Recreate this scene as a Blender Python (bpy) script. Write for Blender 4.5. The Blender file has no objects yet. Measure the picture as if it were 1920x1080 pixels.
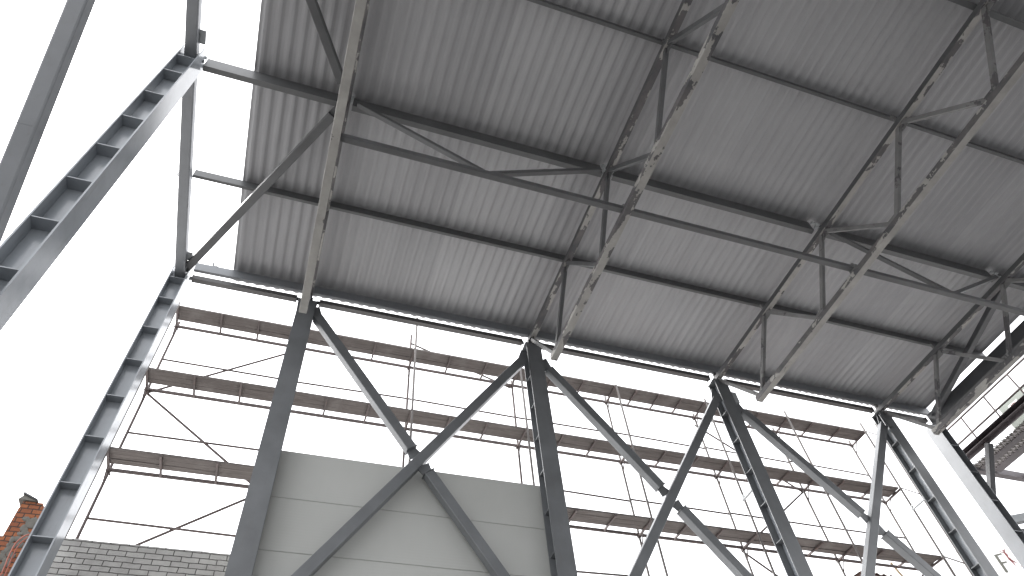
import bpy, bmesh, math, random
from mathutils import Vector, Matrix, noise as mnoise

random.seed(11)
scene = bpy.context.scene
col = scene.collection
EYE = 1.6                      # camera height; heights below are given relative to the eye and lifted by this


def V(x, y, z):
    return Vector((x, y, z + EYE))


# ------------------------------------------------------------------ mesh builder
class MB:
    def __init__(self):
        self.v, self.f = [], []

    def add(self, vs, fs):
        o = len(self.v)
        self.v += [Vector(p) for p in vs]
        self.f += [tuple(i + o for i in f) for f in fs]

    def box(self, lo, hi):
        (x0, y0, z0), (x1, y1, z1) = lo, hi
        self.add([(x0, y0, z0), (x1, y0, z0), (x1, y1, z0), (x0, y1, z0),
                  (x0, y0, z1), (x1, y0, z1), (x1, y1, z1), (x0, y1, z1)],
                 [(0, 3, 2, 1), (4, 5, 6, 7), (0, 1, 5, 4), (1, 2, 6, 5), (2, 3, 7, 6), (3, 0, 4, 7)])

    def beam(self, p0, p1, prof, up=(0, 0, 1), cap=True):
        """extrude a closed 2-D outline (u sideways, v along 'up') from p0 to p1"""
        p0, p1 = Vector(p0), Vector(p1)
        w = (p1 - p0).normalized()
        up = Vector(up)
        v = (up - w * up.dot(w)).normalized()
        u = v.cross(w)
        n = len(prof)
        vs = [p0 + u * a + v * b for a, b in prof] + [p1 + u * a + v * b for a, b in prof]
        fs = [(i, (i + 1) % n, n + (i + 1) % n, n + i) for i in range(n)]
        if cap:
            fs += [tuple(range(n - 1, -1, -1)), tuple(range(n, 2 * n))]
        self.add(vs, fs)

    def tube(self, p0, p1, r, n=10):
        self.beam(p0, p1, [(r * math.cos(2 * math.pi * i / n), r * math.sin(2 * math.pi * i / n)) for i in range(n)],
                  up=(0.31, 0.2, 0.93) if abs((Vector(p1) - Vector(p0)).normalized().z) < .9 else (1, 0, 0))

    def path(self, pts, r, n=8):
        pts = [Vector(p) for p in pts]
        rings = []
        for i, p in enumerate(pts):
            t = (pts[min(i + 1, len(pts) - 1)] - pts[max(i - 1, 0)]).normalized()
            a = t.cross(Vector((0, 1, 0.1))).normalized()
            b = t.cross(a)
            rings.append([p + (a * math.cos(2 * math.pi * k / n) + b * math.sin(2 * math.pi * k / n)) * r for k in range(n)])
        vs = [q for ring in rings for q in ring]
        fs = []
        for i in range(len(pts) - 1):
            for k in range(n):
                fs.append((i * n + k, i * n + (k + 1) % n, (i + 1) * n + (k + 1) % n, (i + 1) * n + k))
        fs += [tuple(range(n)), tuple(range(len(vs) - 1, len(vs) - n - 1, -1))]
        self.add(vs, fs)

    def plate(self, pts, normal, t):
        """flat polygon given thickness t along the normal"""
        nrm = Vector(normal).normalized() * (t / 2)
        pts = [Vector(p) for p in pts]
        n = len(pts)
        self.add([p - nrm for p in pts] + [p + nrm for p in pts],
                 [tuple(range(n - 1, -1, -1)), tuple(range(n, 2 * n))] +
                 [(i, (i + 1) % n, n + (i + 1) % n, n + i) for i in range(n)])

    def make(self, name, mat, parent=None, smooth=False, kind=None, side_mat=None):
        o0 = parent_origin(parent)
        me = bpy.data.meshes.new(name)
        me.from_pydata([tuple(p - o0) for p in self.v], [], self.f)
        bm = bmesh.new()
        bm.from_mesh(me)
        bmesh.ops.recalc_face_normals(bm, faces=bm.faces)
        bm.to_mesh(me)
        bm.free()
        me.materials.append(mat)
        if side_mat is not None:                       # faces turned along X take a second material, darker on the chords
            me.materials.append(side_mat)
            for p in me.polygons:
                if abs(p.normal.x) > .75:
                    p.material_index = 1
        if smooth:
            for p in me.polygons:
                p.use_smooth = True
            me.set_sharp_from_angle(angle=math.radians(40))
        o = bpy.data.objects.new(name, me)
        col.objects.link(o)
        if parent is not None:
            o.parent = parent
        if kind:
            o['kind'] = kind
        return o


def parent_origin(p):
    o = Vector((0, 0, 0))
    while p is not None:
        o += p.location
        p = p.parent
    return o


def tag(o, label, cat, group=None, kind=None):
    o['label'], o['category'] = label, cat
    if group:
        o['group'] = group
    o['kind'] = kind or 'thing'
    return o


def thing(name, loc, label, cat, group=None):
    o = bpy.data.objects.new(name, None)
    o.empty_display_size = .2
    col.objects.link(o)
    o.location = loc
    return tag(o, label, cat, group)


def rect(w, h, du=0., dv=0.):
    return [(-w / 2 + du, -h / 2 + dv), (w / 2 + du, -h / 2 + dv), (w / 2 + du, h / 2 + dv), (-w / 2 + du, h / 2 + dv)]


def rrect(w, h, r):
    out = []
    for cx, cy, a0 in ((w / 2 - r, -h / 2 + r, -90), (w / 2 - r, h / 2 - r, 0), (-w / 2 + r, h / 2 - r, 90), (-w / 2 + r, -h / 2 + r, 180)):
        for k in range(3):
            a = math.radians(a0 + 45 * k)
            out.append((cx + r * math.cos(a), cy + r * math.sin(a)))
    return out


def chan(h, b, t=.009, side=1):
    """channel: web at u=0, flanges reaching to side*b; v from 0 to h"""
    p = [(0, 0), (b, 0), (b, t), (t, t), (t, h - t), (b, h - t), (b, h), (0, h)]
    return [(side * a, c) for a, c in p]


def ell(a, b, t=.006):
    return [(0, 0), (a, 0), (a, t), (t, t), (t, b), (0, b)]


# ------------------------------------------------------------------ materials
def new_mat(name, rough=.5, metal=0., spec=.5):
    m = bpy.data.materials.new(name)
    m.use_nodes = True
    b = m.node_tree.nodes['Principled BSDF']
    b.inputs['Roughness'].default_value = rough
    b.inputs['Metallic'].default_value = metal
    b.inputs['Specular IOR Level'].default_value = spec
    return m, m.node_tree, b


def N(nt, typ, **kw):
    n = nt.nodes.new(typ)
    for k, v in kw.items():
        if k in n.inputs:
            n.inputs[k].default_value = v
        else:
            setattr(n, k, v)
    return n


def pos(nt, scale=(1, 1, 1)):
    g = N(nt, 'ShaderNodeNewGeometry')
    mp = N(nt, 'ShaderNodeMapping')
    mp.inputs['Scale'].default_value = scale
    nt.links.new(g.outputs['Position'], mp.inputs['Vector'])
    return mp.outputs['Vector']


def noise(nt, vec, scale=1., detail=5., rough=.6):
    n = N(nt, 'ShaderNodeTexNoise')
    n.inputs['Scale'].default_value = scale
    n.inputs['Detail'].default_value = detail
    n.inputs['Roughness'].default_value = rough
    nt.links.new(vec, n.inputs['Vector'])
    return n.outputs['Fac']


def ramp(nt, fac, stops):
    r = N(nt, 'ShaderNodeValToRGB')
    e = r.color_ramp.elements
    while len(e) < len(stops):
        e.new(.5)
    for i, (p, c) in enumerate(stops):
        e[i].position = p
        e[i].color = (*c, 1) if len(c) == 3 else c
    nt.links.new(fac, r.inputs['Fac'])
    return r.outputs['Color']


def mix(nt, fac, a, b, mode='MIX'):
    m = N(nt, 'ShaderNodeMix', data_type='RGBA', blend_type=mode)
    for s, i in ((fac, 0), (a, 6), (b, 7)):
        if hasattr(s, 'is_linked') or hasattr(s, 'links'):
            nt.links.new(s, m.inputs[i])
        elif i == 0:
            m.inputs[0].default_value = s
        else:
            m.inputs[i].default_value = (*s, 1)
    return m.outputs[2]


def bump(nt, b, h, strength, dist=.01):
    n = N(nt, 'ShaderNodeBump')
    n.inputs['Strength'].default_value = strength
    n.inputs['Distance'].default_value = dist
    nt.links.new(h, n.inputs['Height'])
    nt.links.new(n.outputs['Normal'], b.inputs['Normal'])


def painted(name, base, rough=.42, var=.16, dirt=(.10, .085, .07), dirt_amt=.25, spec=.5, metal=0.):
    m, nt, b = new_mat(name, rough, metal, spec)
    big = noise(nt, pos(nt), 1.7, 6)
    c = ramp(nt, big, [(.3, tuple(x * (1 - var) for x in base)), (.7, tuple(min(1, x * (1 + var)) for x in base))])
    streak = noise(nt, pos(nt, (9, 9, 1.3)), 1.3, 6, .7)
    msk = ramp(nt, streak, [(.56, (0, 0, 0)), (.78, (dirt_amt,) * 3)])
    c = mix(nt, msk, c, dirt)
    nt.links.new(c, b.inputs['Base Color'])
    fine = noise(nt, pos(nt), 7, 4)
    r = ramp(nt, fine, [(.3, (rough - .02,) * 3), (.7, (rough + .04,) * 3)])
    nt.links.new(r, b.inputs['Roughness'])
    bump(nt, b, fine, .03, .003)
    return m


def peeling(name, cover, stretch=(9, 3.2, 9), chalk=(.315, .308, .292), under=(.075, .075, .08)):
    """old whitewash flaking off dark steel; cover = share still white"""
    m, nt, b = new_mat(name, .65, 0, .3)
    n1 = noise(nt, pos(nt, stretch), .55, 3, .5)
    n2 = noise(nt, pos(nt), 9, 6, .65)
    s = N(nt, 'ShaderNodeMath', operation='MULTIPLY_ADD')
    nt.links.new(n2, s.inputs[0])
    s.inputs[1].default_value = .42
    nt.links.new(n1, s.inputs[2])
    t = .71 + (.5 - cover) * .42
    msk = ramp(nt, s.outputs[0], [(t - .006, (0, 0, 0)), (t + .006, (1, 1, 1))])
    tone = noise(nt, pos(nt), 3.1, 5)
    ch = ramp(nt, tone, [(.3, tuple(x * .8 for x in chalk)), (.7, tuple(x * 1.12 for x in chalk))])
    un = ramp(nt, tone, [(.35, under), (.7, (under[0] * 1.7, under[1] * 1.6, under[2] * 1.5))])
    nt.links.new(mix(nt, msk, un, ch), b.inputs['Base Color'])
    bump(nt, b, msk, .5, .003)
    return m


def brick_mat(name, c1, c2, mortar, bw, bh, gap, rot=False, rough=.85):
    m, nt, b = new_mat(name, rough, 0, .2)
    g = N(nt, 'ShaderNodeNewGeometry')
    sx = N(nt, 'ShaderNodeSeparateXYZ')
    nt.links.new(g.outputs['Position'], sx.inputs[0])
    cx = N(nt, 'ShaderNodeCombineXYZ')
    add = N(nt, 'ShaderNodeMath', operation='ADD')
    nt.links.new(sx.outputs['X'], add.inputs[0])
    nt.links.new(sx.outputs['Y'], add.inputs[1])
    wob = noise(nt, g.outputs['Position'], 6, 3)
    ma = N(nt, 'ShaderNodeMath', operation='MULTIPLY_ADD')
    nt.links.new(wob, ma.inputs[0])
    ma.inputs[1].default_value = .022
    nt.links.new(add.outputs[0], ma.inputs[2])
    mb_ = N(nt, 'ShaderNodeMath', operation='MULTIPLY_ADD')
    nt.links.new(noise(nt, pos(nt, (1, 1, 1)), 8, 3), mb_.inputs[0])
    mb_.inputs[1].default_value = .022
    nt.links.new(sx.outputs['Z'], mb_.inputs[2])
    nt.links.new(ma.outputs[0], cx.inputs['X'])
    nt.links.new(mb_.outputs[0], cx.inputs['Y'])
    t = N(nt, 'ShaderNodeTexBrick')
    t.inputs['Scale'].default_value = 1
    t.inputs['Brick Width'].default_value = bw
    t.inputs['Row Height'].default_value = bh
    t.inputs['Mortar Size'].default_value = gap
    t.inputs['Mortar Smooth'].default_value = .25
    t.inputs['Bias'].default_value = -.1
    t.inputs['Color1'].default_value = (*c1, 1)
    t.inputs['Color2'].default_value = (*c2, 1)
    t.inputs['Mortar'].default_value = (*mortar, 1)
    nt.links.new(cx.outputs[0], t.inputs['Vector'])
    st = noise(nt, pos(nt), 5, 8, .7)
    c = mix(nt, ramp(nt, st, [(.46, (0, 0, 0)), (.78, (.5,) * 3)]), t.outputs['Color'], tuple(x * .45 for x in c1))
    nt.links.new(c, b.inputs['Base Color'])
    inv = N(nt, 'ShaderNodeMath', operation='MULTIPLY_ADD')
    nt.links.new(t.outputs['Fac'], inv.inputs[0])
    inv.inputs[1].default_value = -1.
    nt.links.new(noise(nt, pos(nt), 40, 4), inv.inputs[2])
    bump(nt, b, inv.outputs[0], .8, .012)
    return m


M = {}
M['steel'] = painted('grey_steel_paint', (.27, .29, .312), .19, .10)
M['steel_shaded'] = painted('grey_steel_paint_shaded', (.135, .142, .149), .40, .16)  # same grey paint darkened, shade of the hall put into the colour
M['steel_dark'] = painted('dark_primer_paint', (.055, .057, .062), .5, .2)
M['steel_red'] = painted('brown_primer_paint', (.075, .072, .072), .5, .2)
M['purlin'] = painted('purlin_paint', (.095, .098, .10), .45, .18)
M['edge'] = painted('light_steel_paint', (.38, .40, .41), .45, .12)
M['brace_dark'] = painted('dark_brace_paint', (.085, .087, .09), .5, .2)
M['steel_mid'] = painted('mid_grey_steel_paint', (.185, .195, .208), .4, .1)
M['chord_white'] = peeling('peeling_whitewash_sound', .92)
M['chord_mid'] = peeling('peeling_whitewash_flaking', .68)
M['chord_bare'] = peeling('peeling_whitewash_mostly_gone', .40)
M['web_grey'] = peeling('peeling_whitewash_thin', .70, (3, 3, 2), (.17, .17, .17), (.065, .065, .07))
M['scaf'] = painted('rusty_scaffold_paint', (.075, .058, .056), .6, .3, (.16, .07, .035), .6)
M['scaf_pale'] = painted('worn_scaffold_tube', (.11, .10, .095), .55, .3, (.16, .08, .04), .5)
M['platform'] = painted('brown_platform_paint', (.072, .06, .065), .55, .3)
M['cabinet'] = painted('pale_green_cabinet_paint', (.10, .118, .10), .45, .06)
M['white'] = painted('white_plastic', (.75, .75, .73), .5, .05)
M['red'] = painted('faded_red_print', (.16, .045, .045), .6, .1, dirt_amt=.05)
M['olive'] = painted('olive_print', (.085, .085, .07), .6, .1, dirt_amt=.05)
M['hose'] = painted('orange_red_hose', (.30, .085, .055), .5, .1)
M['timber'] = painted('raw_timber', (.20, .15, .085), .7, .2)
M['mortar'] = painted('grey_mortar', (.13, .125, .112), .9, .35)
M['board'] = painted('white_billboard_sheet', (.82, .82, .82), .5, .02, dirt_amt=.02)
M['grating'] = painted('pale_grating', (.15, .14, .13), .6, .2)
M['shed'] = painted('rust_brown_sheet', (.085, .05, .04), .6, .3)

# galvanised roof sheet: sheet-to-sheet tone, faint streaks along the ribs, soft zinc spangle
m, nt, b = new_mat('galvanised_sheet', .6, .12, .3)
g = N(nt, 'ShaderNodeNewGeometry')
sx = N(nt, 'ShaderNodeSeparateXYZ')
nt.links.new(g.outputs['Position'], sx.inputs[0])
dv = N(nt, 'ShaderNodeMath', operation='DIVIDE')
nt.links.new(sx.outputs['X'], dv.inputs[0])
dv.inputs[1].default_value = 1.0
fl = N(nt, 'ShaderNodeMath', operation='FLOOR')
nt.links.new(dv.outputs[0], fl.inputs[0])
wn = N(nt, 'ShaderNodeTexWhiteNoise', noise_dimensions='1D')
nt.links.new(fl.outputs[0], wn.inputs['W'])
tone = ramp(nt, wn.outputs['Value'], [(0, (.325, .326, .336)), (1, (.385, .386, .396))])
st = noise(nt, pos(nt, (6, .35, 3)), 1.2, 6, .65)
c = mix(nt, ramp(nt, st, [(.35, (0, 0, 0)), (.75, (.35,) * 3)]), tone, (.245, .245, .252))
sp = noise(nt, pos(nt), 90, 2)
c = mix(nt, .06, c, ramp(nt, sp, [(.3, (.2, .2, .2)), (.7, (.6, .6, .6))]))
nt.links.new(c, b.inputs['Base Color'])
M['deck'] = m

# sandwich panel: off-white coated sheet with micro ribs and faint dirt
m, nt, b = new_mat('offwhite_panel', .45, 0, .4)
d = noise(nt, pos(nt, (1, 1, .5)), .9, 7, .6)
c = ramp(nt, d, [(.3, (.405, .412, .395)), (.7, (.445, .452, .436))])
nt.links.new(c, b.inputs['Base Color'])
w = N(nt, 'ShaderNodeTexWave', bands_direction='Z')
w.inputs['Scale'].default_value = 6.3
nt.links.new(pos(nt), w.inputs['Vector'])
bump(nt, b, w.outputs['Fac'], .10, .003)
M['panel'] = m

# scaffold boards
m, nt, b = new_mat('weathered_boards', .75, 0, .2)
gr = noise(nt, pos(nt, (.7, 16, 16)), 2.2, 8, .7)
c = ramp(nt, gr, [(.25, (.06, .052, .049)), (.5, (.112, .099, .094)), (.8, (.17, .153, .146))])
blot = noise(nt, pos(nt), 2.4, 5)
c = mix(nt, ramp(nt, blot, [(.5, (0, 0, 0)), (.75, (.6,) * 3)]), c, (.19, .178, .17))
nt.links.new(c, b.inputs['Base Color'])
bump(nt, b, gr, .4, .006)
M['boards'] = m

M['greybrick'] = brick_mat('grey_silicate_brick', (.43, .425, .41), (.34, .335, .325), (.07, .066, .063), .26, .0885, .007)
M['redbrick'] = brick_mat('red_clay_brick', (.30, .115, .055), (.20, .075, .045), (.06, .045, .04), .155, .080, .009)

m, nt, b = new_mat('site_ground', .95, 0, .2)
c = ramp(nt, noise(nt, pos(nt), .35, 9, .65), [(.3, (.12, .118, .115)), (.7, (.19, .187, .183))])
c = mix(nt, ramp(nt, noise(nt, pos(nt), 12, 6), [(.5, (0, 0, 0)), (.8, (.7,) * 3)]), c, (.10, .098, .095))
nt.links.new(c, b.inputs['Base Color'])
bump(nt, b, noise(nt, pos(nt), 4, 8), .6, .05)
M['ground'] = m

# ------------------------------------------------------------------ ground
mb = MB()
mb.add([(-300, -300, 0), (300, -300, 0), (300, 300, 0), (-300, 300, 0)], [(0, 1, 2, 3)])
mb.make('ground', M['ground'], None, kind='structure')
M['bounce_apron'] = painted('pale_bounce_apron', (.52, .515, .505), .85, .12, dirt_amt=.3)  # unseen pale strip, added to bounce light up to the roof eave
mb = MB()
mb.add([(-30, 9.9, .004), (60, 9.9, .004), (60, 45, .004), (-30, 45, .004)], [(0, 1, 2, 3)])
mb.make('bounce_ground', M['bounce_apron'], None, kind='structure')
M['added_dark_floor'] = painted('dark_low_bounce_floor', (.05, .05, .052), .85, .3)  # unseen sheet, added dark and run past the hall to cut bounce on the roof
mb = MB()
mb.add([(-2.8, -32, .004), (34, -32, .004), (34, 9.4, .004), (-2.8, 9.4, .004)], [(0, 1, 2, 3)])
mb.make('added_dark_floor', M['added_dark_floor'], None, kind='structure')

# ------------------------------------------------------------------ columns
ZT = 11.15          # head of the wall columns
ZP = 11.50          # underside of purlins
ZD = 11.70          # lowest face of the deck
STIFF = [10.2, 9.4, 8.57, 7.74, 6.9, 6.07, 5.24, 4.4]


def wall_column(x, label, zc, extra=None):
    """web runs away from the hall (along Y), flanges face the hall and the outside"""
    y0, y1, bw, t = 9.5, 9.78, .35, .018
    r = thing('steel_column', Vector((x, 9.64, 0)), label, 'column', 'columns of the long wall')
    zb, zt = 0, ZT + EYE
    mb = MB(); mb.box((x - bw / 2, y0, zb), (x + bw / 2, y0 + t, zt)); mb.make('flange', M['steel_shaded'], r)
    mb = MB(); mb.box((x - bw / 2, y1 - t, zb), (x + bw / 2, y1, zt)); mb.make('flange', M['steel_shaded'], r)
    mb = MB(); mb.box((x - .006, y0 + t, zb), (x + .006, y1 - t, zt)); mb.make('web', M['steel'], r)  # web in the lighter, lit tone of the same grey paint
    for z in STIFF:
        for s in (-1, 1):
            mb = MB()
            a, c = sorted((x + s * .006, x + s * .150))
            mb.box((a, y0 + t, z + EYE), (c, y1 - t, z + EYE + .012))
            mb.make('stiffener', M['steel_shaded'], r)
    mb = MB(); mb.box((x - bw / 2 - .02, y0 - .01, zt), (x + bw / 2 + .02, y1 + .01, zt + .02)); mb.make('cap_plate', M['steel_shaded'], r)
    mb = MB(); mb.box((x - .09, 9.56, zt + .02), (x + .09, 9.72, zc + EYE)); mb.make('bearing_block', M['steel_dark'], r)
    if extra:
        extra(r, x)
    return r


def gable_column(x0, y0, zt, label, group, mat='steel', stiff=None):
    """web parallel to the long wall (in XZ), flanges face along X"""
    h, bw, t = .31, .36, .02
    x1, y1, ym = x0 + h, y0 + bw, y0 + bw / 2
    r = thing('steel_column', Vector(((x0 + x1) / 2, ym, 0)), label, 'column', group)
    zt += EYE
    mb = MB(); mb.box((x0, y0, 0), (x0 + t, y1, zt)); mb.make('flange', M[mat], r)
    mb = MB(); mb.box((x1 - t, y0, 0), (x1, y1, zt)); mb.make('flange', M[mat], r)
    mb = MB(); mb.box((x0 + t, ym - .006, 0), (x1 - t, ym + .006, zt)); mb.make('web', M[mat], r)
    for z in stiff or [11.04, 10.40, 9.56, 8.73, 7.9, 7.07, 6.24, 5.4, 4.57]:
        for a, c in ((y0 + .012, ym - .006), (ym + .006, y1 - .012)):
            mb = MB(); mb.box((x0 + t, a, z + EYE), (x1 - t, c, z + EYE + .014)); mb.make('stiffener', M[mat], r)
    return r


gable_column(-3.09, 9.46, 11.42, 'grey I-section corner column with ladder of stiffeners where grey brick wall begins', 'columns of the open gable')
gable_column(-3.09, 4.90, 11.50, 'big grey stiffened column nearest the camera, holding the open gable beam', 'columns of the open gable')


def c4_extra(r, x):
    mb = MB(); mb.beam(V(x + .20, 9.62, 10.72), V(x + .36, 9.62, 10.72), rrect(.13, .34, .02)); mb.make('bracket_box', M['edge'], r)


def c5_extra(r, x):
    mb = MB()
    mb.beam(V(x - .02, 9.46, 10.78), V(x - .20, 9.46, 10.78), rect(.02, .34), up=(0, 0, 1))
    mb.box((x - .30, 9.46, 10.62 + EYE), (x - .175, 9.48, 10.98 + EYE))
    mb.make('connection_plate', M['steel_shaded'], r)


wall_column(-.42, 'grey column left of the white wall panels, directly under the palest roof truss', 11.34)
wall_column(4.58, 'dark grey column standing at the right edge of the white wall panels', 11.35)
wall_column(9.46, 'dark grey stiffened column with a small pale box bracket near its head', 11.22, c4_extra)
wall_column(14.43, 'stiffened column with square connection plate at its head, next to the pale corner column', 11.22, c5_extra)
c6 = gable_column(16.10, 9.50, 11.15, 'pale faced far corner column joined to the brown platform', 'columns of the far gable', 'steel_mid')

# ------------------------------------------------------------------ gable beams and braces
def single(name, p0, p1, prof, mat, label, cat, group=None, up=(0, 0, 1), ends=None, smooth=False):
    p0, p1 = Vector(p0), Vector(p1)
    root = thing(name, p0, label, cat, group)
    mb = MB(); mb.beam(p0, p1, prof, up); mb.make('bar', M[mat], root)
    if ends:
        w = (p1 - p0).normalized()
        for p, s in ((p0, -1), (p1, 1)):
            mb = MB(); mb.beam(p + w * s * .004, p + w * s * .16, rect(ends, .014), up); mb.make('end_plate', M[mat], root)
    return root


GB = rrect(.19, .2, .02)
r = single('gable_beam', V(-2.93, 9.63, 11.28), V(-2.93, 5.10, 11.30), GB, 'steel_mid', 'grey box beam joining the corner column to the nearest column under open sky', 'beam', 'beams along the gables')
mb = MB(); mb.box((-2.835, 9.02, 11.33 + EYE), (-2.74, 9.22, 11.345 + EYE)); mb.make('cleat', M['edge'], r)
mb = MB(); mb.box((-3.10, 7.31, 11.40 + EYE), (-2.84, 7.38, 11.43 + EYE)); mb.make('cleat', M['steel_mid'], r)
r = single('gable_beam', V(-2.93, 5.06, 11.33), V(-2.93, -2.0, 11.36), GB, 'steel_mid', 'grey box beam running off the top of the photo from the nearest column head', 'beam', 'beams along the gables')
mb = MB(); mb.box((-2.835, 4.55, 11.37 + EYE), (-2.74, 4.78, 11.385 + EYE)); mb.make('cleat', M['edge'], r)
single('gable_beam', V(16.22, 9.55, 11.25), V(16.22, -1.0, 11.25), rrect(.30, .34, .02), 'steel_dark', 'dark box beam along the far gable, seen between the roof edge and last truss', 'beam', 'beams along the gables')

r = single('gable_brace', V(-3.0, 4.88, 4.83), V(-3.0, .35, 11.42), rrect(.175, .185, .02), 'steel_mid', 'thick plain grey brace crossing the top left corner of the photo', 'brace')
mb = MB()
q0, q1 = V(-3.0, 4.88, 4.83), V(-3.0, .35, 11.42)
qa = q0.lerp(q1, .215)
mb.beam(qa, qa + (q1 - q0).normalized() * .008, rrect(.178, .188, .02)); mb.make('weld_seam', M['steel_mid'], r)

RB = rrect(.15, .13, .015)
RB2 = rrect(.13, .12, .015)
r = single('roof_brace', V(-2.80, 9.36, 11.33), V(-.60, 5.36, 11.30), RB, 'brace_dark', 'grey roof brace running from the corner column head to the pale truss', 'brace', 'horizontal roof braces', ends=.16)
single('roof_brace', V(-.62, 4.62, 11.30), V(-2.80, .80, 11.30), RB, 'brace_dark', 'grey roof brace leaving the pale truss towards the top edge of the photo', 'brace', 'horizontal roof braces', ends=.16)
single('roof_brace', V(16.05, 9.25, 11.30), V(14.62, 5.30, 11.30), RB, 'steel_dark', 'dark roof brace at the far roof edge below the last truss', 'brace', 'horizontal roof braces', ends=.16)

# ------------------------------------------------------------------ trusses
UY = [9.60, 7.35, 5.08, 2.56, .30, -1.95]           # upper nodes, at the purlins
LY = [8.52, 6.20, 3.86, 1.38, -.82]                 # lower nodes between them


def truss(x, zu, zl, label, top, bottom, web):
    r = thing('roof_truss', V(x, UY[0], zu), label, 'truss', 'roof trusses')
    back = -29.0
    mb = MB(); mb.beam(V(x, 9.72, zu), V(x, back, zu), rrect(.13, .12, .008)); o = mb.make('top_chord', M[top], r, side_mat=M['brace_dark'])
    mb = MB(); mb.beam(V(x, 8.66, zl), V(x, back, zl), rrect(.145, .13, .008)); o2 = mb.make('bottom_chord', M[bottom], r, side_mat=M['chord_bare'])  # chord sides set darker than the underside
    zu2, zl2 = zu - .06, zl + .065
    for i, ly in enumerate(LY):
        for uy, k in ((UY[i], 0), (UY[i + 1], 1)):
            s = 1 if uy > ly else -1
            mb = MB()
            p0, p1 = V(x, uy - s * .06, zu2), V(x, ly + s * .06, zl2)
            mb.beam(p0, p1, rrect(.085, .075, .006), up=(1, 0, 0))
            mb.make('diagonal', M[web], r)
    for uy in UY[:5]:
        mb = MB()
        mb.plate([V(x, uy - .17, zu2 - .002), V(x, uy + .13 if uy < 9 else uy + .08, zu2 - .002), V(x, uy + .07, zu2 - .14), V(x, uy - .09, zu2 - .14)], (1, 0, 0), .012)
        mb.make('gusset_plate', M[web], r)
    for uy in (UY[0] + .02, UY[1], UY[3], UY[4]):
        mb = MB(); mb.box((x - .055, uy - .05, zu + .06 + EYE), (x + .055, uy - .004, ZP + EYE + (.05 if uy == UY[3] else 0))); mb.make('purlin_seat', M[web], r)
    for ly in LY[1:4]:
        mb = MB()
        mb.plate([V(x, ly - .16, zl2 + .002), V(x, ly + .16, zl2 + .002), V(x, ly + .09, zl2 + .13), V(x, ly - .09, zl2 + .13)], (1, 0, 0), .012)
        mb.make('gusset_plate', M[web], r)
    return r


truss(-.42, 11.40, 9.85, 'palest roof truss, whitewashed bottom chord ending over the column left of the white panels', 'chord_bare', 'chord_white', 'brace_dark')
truss(4.58, 11.41, 9.85, 'roof truss with flaking whitewash standing on the column right of the white panels', 'chord_bare', 'chord_mid', 'brace_dark')
truss(9.46, 11.28, 9.77, 'roof truss with chalky chords resting on the column that carries the small box bracket', 'chord_mid', 'chord_white', 'web_grey')
truss(14.43, 11.28, 9.78, 'last roof truss before the brown platform, with blotchy dark top chord', 'chord_bare', 'chord_mid', 'web_grey')

# ------------------------------------------------------------------ purlins


def purlin(y, x0, x1, h, w, label, zb=ZP, mat='purlin', side=1):
    r = thing('roof_purlin', V(x0, y, zb), label, 'purlin', 'purlins under the roof sheet')
    mb = MB(); mb.beam(V(x0, y, zb), V(x1, y, zb), chan(h, w, .008, side), up=(0, 0, 1)); mb.make('channel', M[mat], r)
    return r


eave = purlin(9.535, -2.74, 16.30, .228, .068, 'eave purlin with the toothed roof sheet edge lying on it', zb=11.47, mat='steel_mid')
purlin(7.34, -2.86, 16.25, ZD - ZP - .002, .06, 'slim purlin next to the eave purlin, meeting the open gable beam')
purlin(2.56, -2.0, 16.25, ZD - ZP - .05 - .002, .06, 'thin purlin crossing the top right part of the roof', zb=ZP + .05)
purlin(.36, -2.0, 16.25, .318, .10, 'strong dark purlin cutting the top right corner of the photo', zb=11.38)
mb = MB()
mb.plate([V(-2.44, 9.54, 11.70), V(-2.40, 9.54, 11.70), V(-2.43, 9.565, 11.84), V(-2.47, 9.565, 11.83)], (0, 1, .2), .008)
mb.plate([V(-2.44, 9.54, 11.705), V(-2.33, 9.52, 11.70), V(-2.33, 9.55, 11.715), V(-2.42, 9.565, 11.72)], (0, 0, 1), .006)
mb.tube(V(-2.42, 9.552, 11.69), V(-2.42, 9.552, 11.78), .014, 8)
mb.make('bent_clip', M['steel_shaded'], eave)

# strong longitudinal beams over the middle line, one per bay
WB_X = [(-2.76, -.53, 'strong channel beam between the nearest gable column and the pale truss'),
        (-.31, 4.47, 'strong channel beam with V bracing below it, beside the pale truss'),
        (4.69, 9.35, 'strong channel beam without bracing in the middle roof bay'),
        (9.57, 14.32, 'strong channel beam over a V brace in the roof bay next to the last truss'),
        (14.54, 16.25, 'short strong channel beam from the last truss to the far roof edge')]
for x0, x1, lab in WB_X:
    r = thing('roof_beam', V(x0, 5.08, 11.33), lab, 'beam', 'strong beams along the middle purlin line')
    mb = MB(); mb.beam(V(x0, 5.13, 11.37), V(x1, 5.13, 11.37), chan(.318, .10, .010, 1)); mb.make('channel', M['purlin'], r)
    for xe, s in ((x0, -1), (x1, 1)):
        for zz in (11.42, 11.58):
            mb = MB(); a, c = sorted((xe, xe + s * .09)); mb.box((a, 5.06, zz + EYE), (c, 5.12, zz + EYE + .03)); mb.make('end_lug', M['edge'], r)
    if x0 < -2:
        mb = MB(); mb.beam(V(x0, 5.25, 11.63), V(x1, 5.25, 11.63), ell(.05, .05)); mb.make('top_angle', M['edge'], r)

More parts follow.
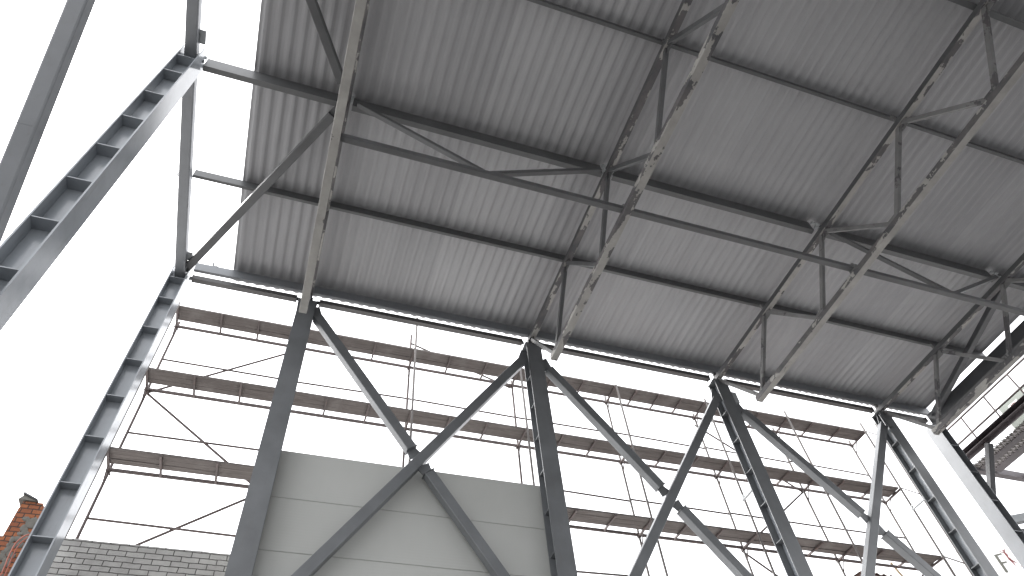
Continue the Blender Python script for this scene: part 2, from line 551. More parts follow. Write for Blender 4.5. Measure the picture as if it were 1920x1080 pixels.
# bottom struts at the lower chords
BS = [(-.35, 4.51, 'bottom strut with V bracing between the pale truss and its neighbour', True, 2.05),
      (4.65, 9.39, 'bottom strut without bracing in the middle roof bay', False, 0),
      (9.53, 14.36, 'bottom strut with V bracing in the bay before the last truss', True, 11.95),
      (14.50, 18.0, 'bottom strut leaving the last truss at the right edge of the photo', False, 0)]
for x0, x1, lab, v, xm in BS:
    y, z = 5.04, 9.92
    r = thing('bottom_strut', V(x0, y, z), lab, 'strut', 'struts between the bottom chords')
    mb = MB(); mb.beam(V(x0, y, z), V(x1, y, z), rrect(.11, .11, .012)); mb.make('tube', M['brace_dark'], r)
    for xe, s in ((x0, 1), (x1, -1)):
        mb = MB(); a, c = sorted((xe + s * .002, xe - s * .06)); mb.box((a - .0, y - .075, z + EYE - .075), (c, y + .075, z + EYE + .075)); mb.make('end_plate', M['web_grey'], r)
    if v:
        for xe in (x0, x1):
            s = 1 if xe == x0 else -1
            mb = MB(); mb.beam(V(xe + s * .14, 5.06, 11.31), V(xm - s * .07, 5.05, z + .07), rrect(.085, .085, .008), up=(0, 1, 0)); mb.make('diagonal', M['brace_dark'], r)
        mb = MB(); mb.plate([V(xm - .3, 5.05, z + .056), V(xm + .3, 5.05, z + .056), V(xm + .2, 5.05, z + .16), V(xm - .2, 5.05, z + .16)], (0, 1, 0), .012); mb.make('gusset_plate', M['steel_shaded'], r)

# struts between the column heads
TS = [(-2.76, -.60, 'brown topped tube between corner column and pale truss column, just under roof edge'),
      (-.24, 4.40, 'brown topped tube under the roof edge above the white wall panels'),
      (4.76, 9.28, 'brown topped tube under the roof edge above the middle X brace'),
      (9.64, 14.25, 'brown topped tube under the roof edge above the far X brace'),
      (14.61, 16.05, 'short tube under the roof edge between the last two columns')]
for x0, x1, lab in TS:
    y, z = 9.62, 11.275
    r = thing('head_strut', V(x0, y, z), lab, 'strut', 'struts between the column heads')
    mb = MB(); mb.beam(V(x0 + .06, y, z), V(x1 - .06, y, z), rect(.11, .11)); mb.make('tube', M['steel_red'], r)
    for xe, s in ((x0, 1), (x1, -1)):
        mb = MB(); a, c = sorted((xe, xe + s * .058)); mb.box((a, y - .008, z + EYE - .05), (c, y + .008, z + EYE + .05)); mb.make('end_plate', M['steel_dark'], r)
        mb = MB(); a, c = sorted((xe + s * .052, xe + s * .062)); mb.box((a, y - .07, z + EYE - .07), (c, y + .07, z + EYE + .07)); mb.make('end_cap', M['steel_dark'], r)

# ------------------------------------------------------------------ X braces in the wall
def line_x(p, q, z):
    return p[0] + (q[0] - p[0]) * (z - p[1]) / (q[1] - p[1])


def xbrace(c0, c1, b0, b1, label, gap_up=.29, gap_dn=.30):
    """c0-c1: unbroken tube (x,z); b0-b1: tube cut at the crossing"""
    y = 9.64
    P = rrect(.19, .17, .012)
    r = thing('cross_brace', V(c1[0], y, c1[1]), label, 'brace', 'X braces of the long wall')
    C0, C1, B0, B1 = (V(a, y, z) for a, z in (c0, c1, b0, b1))
    # crossing in the wall plane
    d1, d2 = C1 - C0, B1 - B0
    den = d1.x * d2.z - d1.z * d2.x
    t = ((B0.x - C0.x) * d2.z - (B0.z - C0.z) * d2.x) / den
    X = C0 + d1 * t
    w1, w2 = d1.normalized(), d2.normalized()
    mb = MB(); mb.beam(C0, C1, P, up=(0, -1, 0)); mb.make('tube', M['steel_shaded'], r)
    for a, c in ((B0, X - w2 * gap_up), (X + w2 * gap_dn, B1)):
        mb = MB(); mb.beam(a, c, P, up=(0, -1, 0)); mb.make('tube', M['steel_shaded'], r)
    # fork plate through the crossing, wider in the middle
    n = Vector((0, 1, 0))
    s2 = Vector((-w2.z, 0, w2.x))
    for sg, g_ in ((-1, gap_up), (1, gap_dn)):
        mb = MB()
        base, tip = X + w2 * sg * .10, X + w2 * sg * (g_ + .02)
        mb.plate([base - s2 * .135, base + s2 * .135, tip + s2 * .085, tip - s2 * .085], n, .016)
        mb.make('gusset_plate', M['steel_shaded'], r)
        mb = MB(); e = X + w2 * sg * (g_ - .005); mb.beam(e, e - w2 * sg * .016, rrect(.215, .195, .01), up=(0, -1, 0)); mb.make('end_cap', M['steel_shaded'], r)
    # flared plates at the column ends
    for p, w in ((C0, w1), (C1, -w1), (B0, w2), (B1, -w2)):
        s_ = Vector((-w.z, 0, w.x))
        mb = MB(); a = p - w * .30; c = p + w * .04
        mb.plate([a - s_ * .2, a + s_ * .2, c + s_ * .10, c - s_ * .10], n, .014); mb.make('gusset_plate', M['steel_shaded'], r)
    return r


xbrace((4.31, 10.68), (-.10, 4.55), (-.16, 10.82), (4.25, 4.48), 'X brace of grey tubes in front of the white wall panels')
xbrace((9.20, 10.57), (4.95, 4.47), (4.92, 10.55), (9.2, 4.65), 'X brace between the white panels and the column with the small box bracket')
xbrace((14.28, 10.80), (9.85, 4.57), (9.85, 10.33), (14.2, 4.9), 'X brace in the farthest wall bay, beside the pale corner column')

# ------------------------------------------------------------------ roof deck
def deck():
    pitch, n = .2, 92
    X0, Y0, Y1, Z = -2.03, 9.835, -30.0, ZD
    prof = [(0, .034), (.032, .034), (.044, .0315), (.080, .003), (.090, 0.), (.130, 0.), (.140, .003), (.176, .0315), (.188, .034)]
    xs = []
    for i in range(n):
        for a, h in prof:
            xs.append((X0 + i * pitch + a, h))
    xs = [q for q in xs if q[0] <= 16.26]
    cuts = [Y0, 9.64, 8.5, 7.4, 6.2, 5.1, 3.9, 2.62]
    mb = MB()

    def strip(ys, dz, x_jit=0.):
        vs, fs = [], []
        m_ = len(xs)
        for y in ys:
            for k, (x, h) in enumerate(xs):
                wob = .0025 * mnoise.noise(Vector((x * 1.3, y * .6, 3.)))
                vs.append(V(x, y, Z + h + dz + (wob if h > .02 else 0)))
        for j in range(len(ys) - 1):
            for k in range(m_ - 1):
                fs.append((j * m_ + k, j * m_ + k + 1, (j + 1) * m_ + k + 1, (j + 1) * m_ + k))
        mb.add(vs, fs)
        # upper skin and rim, so the sheet has a real edge
        o = [v_ + Vector((0, 0, .0025)) for v_ in vs]
        mb.add(o, [f[::-1] for f in fs])
        rim = []
        L = len(vs)
        a = list(range(m_))
        mb.add([vs[i] for i in a] + [o[i] for i in a], [(i, i + 1, m_ + i + 1, m_ + i) for i in range(m_ - 1)])
        e = [j * m_ for j in range(len(ys))]
        q = len(e)
        mb.add([vs[i] for i in e] + [o[i] for i in e], [(i, i + 1, q + i + 1, q + i) for i in range(q - 1)])

    strip(cuts, 0.)
    strip([2.80, 1.6, .3, -1, -3, -6, -10, -18, Y1], .004)
    o = mb.make('metal_roof', M['deck'], None)
    for p in o.data.polygons:
        p.use_smooth = True
    tag(o, 'ribbed galvanised sheet roof overhead, open at its left edge', 'roof')


deck()

# ------------------------------------------------------------------ wall panels
YP = 9.83
zs = [7.575, 6.655, 5.735, 4.815, 3.895]
for i in range(4):
    mb = MB()
    z1, z0 = zs[i] + EYE, zs[i + 1] + EYE
    x0, x1, y0, y1, e = -.50, 4.66, YP, YP + .10, .006
    sec = [(y0, z0 + .012), (y0 + .010, z0 + .006), (y0 + .010, z0 + .001), (y1, z0 + .001), (y1, z1 - .001), (y0 + .010, z1 - .001), (y0 + .010, z1 - .004), (y0, z1 - .010)]
    n = len(sec)
    mb.add([(x0, a, c) for a, c in sec] + [(x1, a, c) for a, c in sec],
           [tuple(range(n)), tuple(range(2 * n - 1, n - 1, -1))] + [(k, n + k, n + (k + 1) % n, (k + 1) % n) for k in range(n)])
    lab = ['topmost off-white sandwich panel behind the X brace, with sky above it',
           'second off-white sandwich panel from the top behind the X brace',
           'third off-white sandwich panel from the top, cut by the bottom of the photo',
           'lowest off-white sandwich panel glimpsed at the bottom edge of the photo'][i]
    tag(mb.make('wall_panel', M['panel'], None), lab, 'wall panel', 'stacked wall panels')
# dark gasket behind the joints belongs to the lowest strip of masonry, so the joints are real open grooves

# masonry
def wall_top(x):
    return 6.12 + .012 * mnoise.noise(Vector((x * 3, 0, 0)))


mb = MB()
xs = [-3.32 + i * .13 for i in range(42)]
vs, fs = [], []
for x in xs:
    z = wall_top(x) + EYE
    vs += [(x, 10.70, 0), (x, 10.70, z), (x, 11.08, z), (x, 11.08, 0)]
for i in range(len(xs) - 1):
    for k in range(3):
        a, c = i * 4 + k, (i + 1) * 4 + k
        fs.append((a, c, c + 1, a + 1))
fs += [(0, 1, 2, 3), tuple(len(vs) - 4 + k for k in (3, 2, 1, 0))]
mb.add(vs, fs)
tag(mb.make('brick_wall', M['greybrick'], None), 'low grey silicate brick wall behind the corner column, cut by bottom of photo', 'wall')

# broken red brick pier
r = thing('brick_pier', Vector((-3.75, 11.0, 0)), 'broken orange brick pier with a crumbling cap at the bottom left', 'brick pier')
mb = MB()
mb.box((-3.925, 11.0, 0), (-3.55, 11.38, 6.72 + EYE))
mb.box((-3.918, 11.004, 6.72 + EYE), (-3.60, 11.36, 6.785 + EYE))
mb.box((-3.91, 11.0, 6.785 + EYE), (-3.635, 11.34, 6.832 + EYE))
mb.box((-4.25, 11.02, 0), (-3.925, 11.36, 6.235 + EYE))
mb.box((-4.22, 11.03, 6.235 + EYE), (-4.02, 11.34, 6.31 + EYE))
mb.make('masonry', M['redbrick'], r)
mb = MB()
mb.add([V(-3.99, 10.97, 6.845), V(-3.72, 10.97, 6.836), V(-3.71, 11.33, 6.836), V(-3.98, 11.34, 6.845), V(-3.935, 10.98, 6.935), V(-3.85, 10.98, 6.90), V(-3.84, 11.30, 6.90), V(-3.94, 11.3, 6.935)],
       [(0, 3, 2, 1), (4, 5, 6, 7), (0, 1, 5, 4), (1, 2, 6, 5), (2, 3, 7, 6), (3, 0, 4, 7)])
mb.make('mortar_cap', M['mortar'], r)
mb = MB()
a, c = V(-3.955, 10.95, 6.955), V(-3.72, 10.95, 6.85)
nn = 24
top = []
for k in range(nn + 1):
    p = a.lerp(c, k / nn)
    top.append(p + Vector((.01, 0, .018)) * (1 if k % 3 == 1 else 0.1))
vs = top + [p + Vector((.02, .40, .0)) for p in top] + [p - Vector((.008, 0, .014)) for p in top] + [p + Vector((.012, .40, -.014)) for p in top]
q = nn + 1
fs = []
for k in range(nn):
    fs += [(k, k + 1, q + k + 1, q + k), (2 * q + k, 3 * q + k, 3 * q + k + 1, 2 * q + k + 1), (k, 2 * q + k, 2 * q + k + 1, k + 1)]
mb.add(vs, fs)
mb.make('corrugated_cap_sheet', M['steel_dark'], r)
# clumps of old mortar where bricks fell out
bm = bmesh.new()
rnd = random.Random(4)
for k in range(90):
    z = 6.55 - 1.5 * rnd.random()
    x = -3.60 - .17 * rnd.random() - .10 * (6.55 - z) / 1.5
    s = rnd.uniform(.018, .05)
    mat_ = Matrix.Translation(V(x, 10.995, z)) @ Matrix.Rotation(rnd.uniform(0, 3), 4, 'Y') @ Matrix.Diagonal((s * 1.5, .010, s, 1))
    res = bmesh.ops.create_icosphere(bm, subdivisions=1, radius=1, matrix=mat_)
    for v_ in res['verts']:
        v_.co += Vector((mnoise.noise(v_.co * 19), .3 * mnoise.noise(v_.co * 23), mnoise.noise(v_.co * 17))) * .014
me = bpy.data.meshes.new('mortar_rubble')
bm.to_mesh(me); bm.free()
me.transform(Matrix.Translation(-r.location))
me.materials.append(M['mortar'])
o = bpy.data.objects.new('mortar_rubble', me); col.objects.link(o); o.parent = r
mb = MB()
pts = []
ctl = [V(-3.70, 10.9, 4.9), V(-3.64, 10.86, 5.40), V(-3.63, 10.84, 5.62), V(-3.655, 10.84, 5.85), V(-3.655, 10.84, 6.04), V(-3.60, 10.85, 6.17), V(-3.52, 10.87, 6.22), V(-3.40, 10.9, 6.22), V(-3.30, 10.95, 6.12)]
for i in range(len(ctl) - 1):
    p0, p1, p2, p3 = ctl[max(i - 1, 0)], ctl[i], ctl[i + 1], ctl[min(i + 2, len(ctl) - 1)]
    for k in range(5):
        t = k / 5
        pts.append(.5 * ((2 * p1) + (p2 - p0) * t + (2 * p0 - 5 * p1 + 4 * p2 - p3) * t * t + (3 * p1 - p0 - 3 * p2 + p3) * t ** 3))
mb.path(pts, .011)
mb.path([p + Vector((.045, .01, -.02)) for p in pts], .009)
tag(mb.make('rubber_hose', M['hose'], None, smooth=True), 'looped orange-red hose hanging beside the broken brick pier', 'hose')

# ------------------------------------------------------------------ scaffold
YI, YO = 11.80, 12.50
PX = [-3.35 + 2.84 * k for k in range(8)]
LV = [12.80, 10.73, 8.62]
scf = thing('scaffold', Vector((PX[0], YO, 0)), 'rusty tube scaffold with three board decks outside the long wall', 'scaffold')
rs = random.Random(5)
topI = [12.9, 12.92, 14.0, 12.95, 12.82, 12.9, 13.0, 13.1]
topO = [12.95, 12.95, 14.05, 12.95, 13.0, 12.95, 12.95, 12.98]
for k, x in enumerate(PX):
    lean = rs.uniform(-.03, .03)
    for y, tp in ((YI, topI[k]), (YO, topO[k])):
        mb = MB(); mb.tube(Vector((x - lean, y, 0)), V(x + lean, y, tp), .029); mb.make('post', M['scaf_pale' if k > 3 or y == YI else 'scaf'], scf, smooth=True)
    for z in LV:
        mb = MB()
        mb.beam(V(x, YI - .02, z - .035), V(x, YO + .05, z - .035), rrect(.05, .05, .01)); mb.make('transom', M['scaf'], scf)
        mb = MB(); mb.tube(V(x + .0, YO - .22, z - .06), V(x, YO - .0, z - .36), .014, 8); mb.make('knee_brace', M['scaf'], scf, smooth=True)
        mb = MB()
        mb.tube(V(x + .05, YO + .03, z - .1), V(x - .07, YO + .03, z + .02), .016, 6)
        mb.box((x - .035, YO - .035, z + EYE - .08), (x + .035, YO + .035, z + EYE + .005))
        mb.make('coupler', M['scaf'], scf)
for k in range(7):
    x0, x1 = PX[k], PX[k + 1]
    for li, z in enumerate(LV):
        j0, j1 = rs.uniform(-.03, .03), rs.uniform(-.03, .03)
        mb = MB(); mb.beam(V(x0, YO, z + .0), V(x1, YO, z + .0), rrect(.06, .065, .012)); mb.make('ledger', M['scaf'], scf)
        if li > 0:
            zr = z + .97
            mb = MB(); mb.tube(V(x0, YO + .03, zr + j0), V(x1, YO + .03, zr + j1), .023, 8); mb.make('guard_rail', M['scaf'], scf, smooth=True)
        nt_ = 3 if (k == 4 and li == 0) else 2
        for q in range(nt_):
            f = (q + 1) / (nt_ + 1) + rs.uniform(-.02, .02)
            xx = x0 + (x1 - x0) * f
            mb = MB(); mb.beam(V(xx, YI, z - .045), V(xx, YO, z - .015), rect(.042, .042)); mb.make('transom', M['scaf'], scf)
    zr = LV[2] - 1.06
    mb = MB(); mb.tube(V(x0, YO + .03, zr + rs.uniform(-.04, .04)), V(x1, YO + .03, zr + rs.uniform(-.04, .04)), .023, 8); mb.make('guard_rail', M['scaf'], scf, smooth=True)
L4 = LV[2] - 2.1
for (ka, za), (kb, zb) in (((0, LV[1]), (1, LV[0])), ((0, LV[1]), (1, LV[2])), ((0, L4), (1, LV[2])),
                           ((2, 13.85), (3, LV[0])), ((5, LV[0] - .2), (6, LV[1])), ((5, LV[2]), (6, LV[1])), ((5, LV[2]), (6, L4)), ((6, LV[2] - 1.9), (7, LV[2]))):
    mb = MB(); mb.tube(V(PX[ka], YO + .06, za - .05), V(PX[kb], YO + .06, zb - .05), .026, 8); mb.make('diagonal', M['scaf_pale' if ka == 2 else 'scaf'], scf, smooth=True)
for z in LV:                                                      # end rails beyond the last frame
    mb = MB(); mb.tube(V(PX[7], YI, z), V(PX[7] + .55, YI - .1, z - .22), .016, 8); mb.make('end_arm', M['scaf'], scf, smooth=True)
mb = MB(); mb.tube(V(PX[7] + .5, YI - .1, 13.1), Vector((PX[7] + .5, YI - .1, 0)), .024); mb.make('post', M['scaf_pale'], scf, smooth=True)

lvl = ['top', 'middle', 'lowest visible']
ordn = ['first', 'second', 'third', 'fourth', 'fifth', 'sixth', 'last']
for li, z in enumerate(LV):
    for k in range(7):
        if li == 2 and k in (1, 2):
            continue
        x0, x1 = PX[k] + .015, PX[k + 1] - .015
        mb = MB()
        w = .145
        for q in range(3):
            ya = YI + .045 + q * (w + .006)
            dz = rs.uniform(-.006, .012)
            mb.beam(V(x0 + rs.uniform(-.03, .0), ya + w / 2, z + .02 + dz), V(x1 + rs.uniform(0, .03), ya + w / 2, z + .02 + rs.uniform(-.006, .012)), rect(w, .042))
        where = {0: 'left of', 6: 'at the far right end of'}.get(k, '')
        lab = f'brown board deck in the {ordn[k]} bay from the left on the {lvl[li]} scaffold level'
        tag(mb.make('scaffold_deck', M['boards'], None), lab, 'scaffold deck', 'board decks on the scaffold')

# bucket on the middle deck
r = thing('bucket', V(11.36, 11.93, LV[1] + .05), 'small white bucket left on the middle scaffold deck', 'bucket')
mb = MB()
n = 20
prof = [(.0, 0), (.10, 0), (.125, .22), (.135, .22), (.135, .245), (.118, .245), (.112, .03), (0, .03)]
vs, fs = [], []
for a, h in prof:
    for k in range(n):
        t = 2 * math.pi * k / n
        vs.append(V(11.36 + a * math.cos(t), 11.93 + a * math.sin(t), LV[1] + .056 + h))
for j in range(len(prof) - 1):
    for k in range(n):
        fs.append((j * n + k, j * n + (k + 1) % n, (j + 1) * n + (k + 1) % n, (j + 1) * n + k))
mb.add(vs, fs); mb.make('pail', M['white'], r, smooth=True)
mb = MB(); mb.path([V(11.36 + .135 * math.cos(t), 11.93, LV[1] + .29 + .20 * math.sin(t)) for t in [math.pi * k / 10 for k in range(11)]], .006, 6); mb.make('handle', M['edge'], r)

# ------------------------------------------------------------------ perforated brackets sticking out of two columns
def perforated(x, y0, y1, z, label):
    mb = MB()
    h, t = .09, .006
    n = 7
    L = (y1 - y0) / n
    mb.box((x - t, y0, z + EYE), (x, y1, z + EYE + .014))
    mb.box((x - t, y0, z + EYE + h - .014), (x, y1, z + EYE + h))
    for i in range(n):
        ya = y0 + i * L
        mb.beam(Vector((x - t / 2, ya, z + EYE + .012)), Vector((x - t / 2, ya + L, z + EYE + h - .012)), rect(.012, t * .8), up=(1, 0, 0))
        mb.beam(Vector((x - t / 2, ya + L, z + EYE + .012)), Vector((x - t / 2, ya, z + EYE + h - .012)), rect(.012, t * .7), up=(1, 0, 0))
    mb.box((x, y0, z + EYE), (x + .05, y1, z + EYE + .006))
    tag(mb.make('perforated_bracket', M['edge'], None), label, 'bracket', 'perforated brackets on the columns')


perforated(14.30, 9.785, 10.26, 8.68, 'perforated steel bracket on the column next to the pale corner column')
perforated(9.33, 9.785, 10.24, 8.20, 'perforated steel bracket on the back of the column with the box bracket')

# ------------------------------------------------------------------ platform beyond the far gable
r = thing('steel_platform', Vector((17.2, 10.3, 10.44 + EYE)), 'brown steel platform with thin railing beyond the far corner column', 'platform')
ZPF = 10.44


def pbeam(name, p0, p1, prof, mat, up=(0, 0, 1)):
    mb = MB(); mb.beam(p0, p1, prof, up); return mb.make(name, M[mat], r)


pbeam('edge_beam', V(17.36, 10.24, ZPF + .08), V(17.36, 3.0, ZPF + .08), chan(.16, .30, .012, -1), 'platform', (0, 0, 1))
pbeam('edge_beam', V(17.22, 10.24, ZPF + .09), V(17.22, 3.0, ZPF + .09), rect(.05, .18), 'platform')
pbeam('joist', V(17.88, 10.2, ZPF + .06), V(17.88, 3.0, ZPF + .06), rect(.22, .16), 'platform')
pbeam('joist', V(18.38, 10.2, ZPF + .06), V(18.38, 3.0, ZPF + .06), rect(.30, .16), 'platform')
pbeam('joist', V(19.6, 10.2, ZPF + .06), V(19.6, 3.0, ZPF + .06), rect(.12, .14), 'platform')
pbeam('head_beam', V(17.15, 10.33, ZPF + .06), V(22.5, 10.33, ZPF + .06), rect(.16, .20), 'platform')
for a, c in ((17.52, 17.765), (18.0, 18.22)):                      # expanded grating between the joists
    mb = MB()
    for i in range(26):
        y = 10.2 - i * .13
        mb.beam(V(a, y, ZPF + .0), V(c, y - .13, ZPF + .0), rect(.034, .012))
        mb.beam(V(a, y - .13, ZPF + .015), V(c, y, ZPF + .015), rect(.034, .012))
        mb.beam(V(a, y - .06, ZPF + .03), V(c, y - .06, ZPF + .03), rect(.03, .012))
    mb.make('grating', M['grating'], r)
for i in range(8):
    y = 9.42 - .87 * i
    mb = MB(); mb.tube(V(17.2, y, ZPF + .02), V(17.2, y, 11.46), .024, 8); mb.make('railing_post', M['scaf'], r)
for z in (11.46, 10.95):
    mb = MB(); mb.tube(V(17.2, 10.28, z), V(17.2, 3.0, z), .027, 8); mb.make('rail', M['scaf'], r)
mb = MB(); mb.tube(V(17.2, 10.26, ZPF), V(17.2, 10.26, 11.46), .018, 8); mb.make('railing_post', M['scaf'], r)
pbeam('knee_brace', V(17.2, 9.25, ZPF - .02), V(17.2, 10.2, 9.20), rrect(.17, .13, .012), 'steel_dark')
pbeam('knee_brace', V(19.9, 10.2, ZPF - .05), V(19.5, 8.6, ZPF + 0.55), rect(.05, .05), 'platform')
pbeam('lower_beam', V(17.0, 9.95, 8.55), V(19.5, 8.6, 8.62), rrect(.16, .20, .012), 'edge')
pbeam('lower_beam', V(16.9, 10.05, 8.22), V(20.5, 9.4, 8.26), rrect(.2, .22, .012), 'steel_dark')
mb = MB(); mb.plate([V(16.42, 9.9, 9.6), V(17.2, 10.12, 9.30), V(17.16, 10.12, 9.12), V(16.42, 9.9, 9.05)], (0, 1, 0), .016); mb.make('gusset_plate', M['steel_dark'], r)

# cabinet on the platform
r = thing('cabinet', Vector((18.15, 7.9, ZPF + .14 + EYE)), 'pale green cabinet with a red printed notice standing on the brown platform', 'cabinet')
cx, cy0, cy1, cz0, cz1 = 17.90, 7.0, 8.80, ZPF + .22, 11.38
mb = MB(); mb.beam(V(cx + .25, cy1, (cz0 + cz1) / 2), V(cx + .25, cy0, (cz0 + cz1) / 2), rrect(.5, cz1 - cz0, .02)); mb.make('body', M['cabinet'], r)
mb = MB(); mb.box((cx + .02, cy0 + .03, ZPF + .14 + EYE), (cx + .48, cy1 - .03, cz0 + EYE - .002)); mb.make('plinth', M['platform'], r)
mb = MB(); mb.box((cx + .02, cy1 + .004, ZPF + .14 + EYE), (cx + .42, cy1 + .07, cz1 + EYE - .05)); mb.make('side_post', M['white'], r)
mb = MB(); mb.box((cx - .012, cy0 + .02, cz0 + EYE + .03), (cx - .003, (cy0 + cy1) / 2 - .15, cz1 + EYE - .03)); mb.make('door', M['cabinet'], r)
yn, zn = 8.40, 11.12
mb = MB(); mb.box((cx - .008, yn - .15, zn - .13 + EYE), (cx - .003, yn + .15, zn + .13 + EYE)); o = mb.make('notice', M['white'], r)
mb = MB()


def seg(a, c, w=.022):
    mb.beam(V(cx - .012, yn - a[0], zn + a[1]), V(cx - .012, yn - c[0], zn + c[1]), rect(w, .004), up=(1, 0, 0))


ring = [(.115 * math.cos(t), .10 * math.sin(t)) for t in [2 * math.pi * k / 14 for k in range(15)]]
for a, c in zip(ring[:-1], ring[1:]):
    seg(a, c)
seg((-.05, -.06), (-.05, .06)); seg((-.05, .06), (.0, .03)); seg((.0, .03), (-.05, .0)); seg((-.02, 0), (.05, -.06)); seg((.05, .06), (.02, -.02))
mb.make('print', M['red'], o)
mb = MB(); mb.box((cx - .03, 7.92, 11.2 + EYE), (cx - .003, 8.0, 11.29 + EYE)); mb.make('latch', M['white'], r)

# ------------------------------------------------------------------ billboard far off to the right
P = Vector((23.707, 14.899, 11.455 + EYE))
du = Vector((math.cos(math.radians(-40)), math.sin(math.radians(-40)), 0))
dn = Vector((du.y, -du.x, 0))                                     # towards the viewer
if dn.dot(P) > 0:
    dn = -dn
r = thing('billboard', Vector((P.x, P.y, 0)), 'white billboard with an olive letter F and red leaping figures', 'billboard')


def bp(u, z, d=0.):
    return P + du * u + Vector((0, 0, z)) + dn * d


mb = MB(); mb.beam(bp(-1.9, -.95, -.03), bp(2.6, -.95, -.03), rect(.05, 2.4)); mb.make('panel', M['board'], r)
mb = MB(); mb.beam(bp(-1.9, .26, -.03), bp(2.6, .26, -.03), rect(.05, .03)); mb.make('top_rail', M['edge'], r)
for u in (-.8, .75, 2.3):
    a = bp(u, -.95, -.12)
    mb = MB(); mb.beam(Vector((a.x, a.y, 0)), bp(u, .2, -.12), rrect(.12, .12, .01), up=(1, 0, 0)); mb.make('mast', M['edge'], r)
mb = MB()
FB = [((-.17, -.20), (-.17, -.80), .085), ((-.2125, -.175), (.03, -.175), .05), ((-.1275, -.47), (.02, -.47), .05)]
for a, c, w in FB:
    mb.beam(bp(a[0], a[1], .008), bp(c[0], c[1], .008), rect(w, .008), up=tuple(dn))
mb.make('letter', M['olive'], r)


def figure(u0, z0, s):
    mb = MB()

    def limb(pts):
        for (a, ra), (c, rc) in zip(pts[:-1], pts[1:]):
            A, C = bp(u0 + a[0] * s, z0 + a[1] * s, .006), bp(u0 + c[0] * s, z0 + c[1] * s, .006)
            w = (C - A).normalized(); sd = w.cross(dn)
            mb.plate([A - sd * ra * s, A + sd * ra * s, C + sd * rc * s, C - sd * rc * s], dn, .006)
    limb([((0, 0), .06), ((.05, -.35), .11), ((.02, -.55), .06), ((.06, -.75), .11), ((.14, -1.2), .05), ((.16, -1.5), .02)])
    limb([((.0, -.05), .04), ((-.22, .05), .03), ((-.34, .2), .02)])
    limb([((.0, -.05), .04), ((.16, .1), .03), ((.2, .3), .02)])
    limb([((.06, -.8), .06), ((.26, -1.05), .05), ((.42, -1.3), .02)])
    c_ = bp(u0 + .02 * s, z0 + .13 * s, .006)
    mb.plate([c_ + (du * math.cos(t) + Vector((0, 0, 1)) * math.sin(t)) * .075 * s for t in [2 * math.pi * k / 10 for k in range(10)]], dn, .006)
    mb.make('printed_figure', M['red'], r)


figure(.13, -.13, .36)
figure(.36, -.72, .22)

# ------------------------------------------------------------------ old shed roof glimpsed at the bottom right
r = thing('old_shed', Vector((19.8, 17.5, 0)), 'old shed with dark rusty corrugated roof edge at the bottom right', 'shed')
mb = MB(); mb.box((18.4, 16.3, 0), (22.6, 19.5, 10.45 + EYE)); mb.make('wall', M['redbrick'], r)
mb = MB()
xs = [18.2 + .06 * i for i in range(78)]
vs, fs = [], []
for y, z in ((16.0, 10.72), (19.8, 11.0)):
    for dz in (0, -.03):
        vs += [V(x, y, z + dz + .035 * math.sin(x * 22) - .04 * (x - 18.2)) for x in xs]
q = len(xs)
for k in range(q - 1):
    fs += [(k, k + 1, 2 * q + k + 1, 2 * q + k), (q + k, 3 * q + k, 3 * q + k + 1, q + k + 1), (k, q + k, q + k + 1, k + 1)]
mb.add(vs, fs); mb.make('roof', M['shed'], r)
mb = MB(); mb.box((18.3, 16.02, 10.40 + EYE), (22.6, 16.1, 10.62 + EYE)); mb.make('fascia', M['shed'], r)
mb = MB()
mb.beam(V(19.98, 15.97, 10.55), V(19.74, 15.97, 11.15), rect(.06, .05), up=(0, 1, 0)); 
tag(mb.make('timber_stake', M['timber'], None), 'pale splintered timber leaning on the rusty shed roof', 'timber')

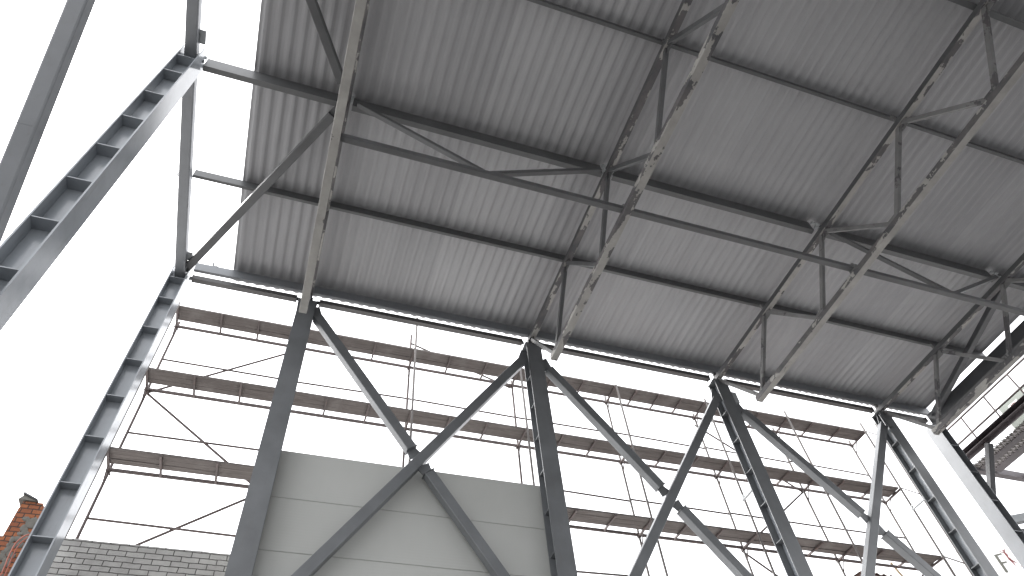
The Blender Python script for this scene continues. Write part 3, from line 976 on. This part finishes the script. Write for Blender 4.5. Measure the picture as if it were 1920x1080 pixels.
# ------------------------------------------------------------------ camera
R0 = ((0.94601915, -0.31494008, -0.07655399), (0.20318933, 0.76030963, -0.61696301), (0.25251112, 0.56810387, 0.78325994))
cam_d = bpy.data.cameras.new('camera')
cam = bpy.data.objects.new('camera', cam_d)
col.objects.link(cam)
rt, dn_, fw = (Vector(q) for q in R0)
mw = Matrix((rt, -dn_, -fw)).transposed().to_4x4()
mw.translation = (0, 0, EYE)
cam.matrix_world = mw
cam_d.sensor_width = 36
cam_d.lens = 1264.314 / 1920 * 36
cam_d.clip_end = 2000
scene.camera = cam

# ------------------------------------------------------------------ overcast daylight
w = bpy.data.worlds.new('World')
scene.world = w
w.use_nodes = True
nt = w.node_tree
bg = nt.nodes['Background']
sky = nt.nodes.new('ShaderNodeTexSky')
sky.sky_type = 'NISHITA'
sky.sun_disc = False
AZ, EL = math.radians(-60), math.radians(46)        # azimuth from +Y towards +X
sky.sun_elevation = EL
sky.sun_rotation = AZ
sky.dust_density = 4.
sky.air_density = 1.
hs = nt.nodes.new('ShaderNodeHueSaturation')         # cloud cover: nearly colourless
hs.inputs['Saturation'].default_value = .15
nt.links.new(sky.outputs[0], hs.inputs['Color'])
mx = nt.nodes.new('ShaderNodeMix')
mx.data_type = 'RGBA'
mx.inputs[0].default_value = .55                      # veil of even cloud
mx.inputs[7].default_value = (5.1, 5.1, 5.18, 1)
nt.links.new(hs.outputs[0], mx.inputs[6])
nt.links.new(mx.outputs[2], bg.inputs['Color'])
bg.inputs['Strength'].default_value = .15
sl = bpy.data.lights.new('sun', 'SUN')
sl.energy = .7
sl.angle = math.radians(40)
sl.color = (1, .97, .93)
so = bpy.data.objects.new('sun', sl)
col.objects.link(so)
dsun = Vector((math.sin(AZ) * math.cos(EL), math.cos(AZ) * math.cos(EL), math.sin(EL)))
so.rotation_euler = (-dsun).to_track_quat('-Z', 'Y').to_euler()
so.location = (-20, 10, 40)

vs_ = scene.view_settings
vs_.view_transform = 'Standard'
vs_.look = 'None'
vs_.exposure = 2.2
vs_.gamma = 1
scene.cycles.max_bounces = 8
scene.cycles.diffuse_bounces = 5
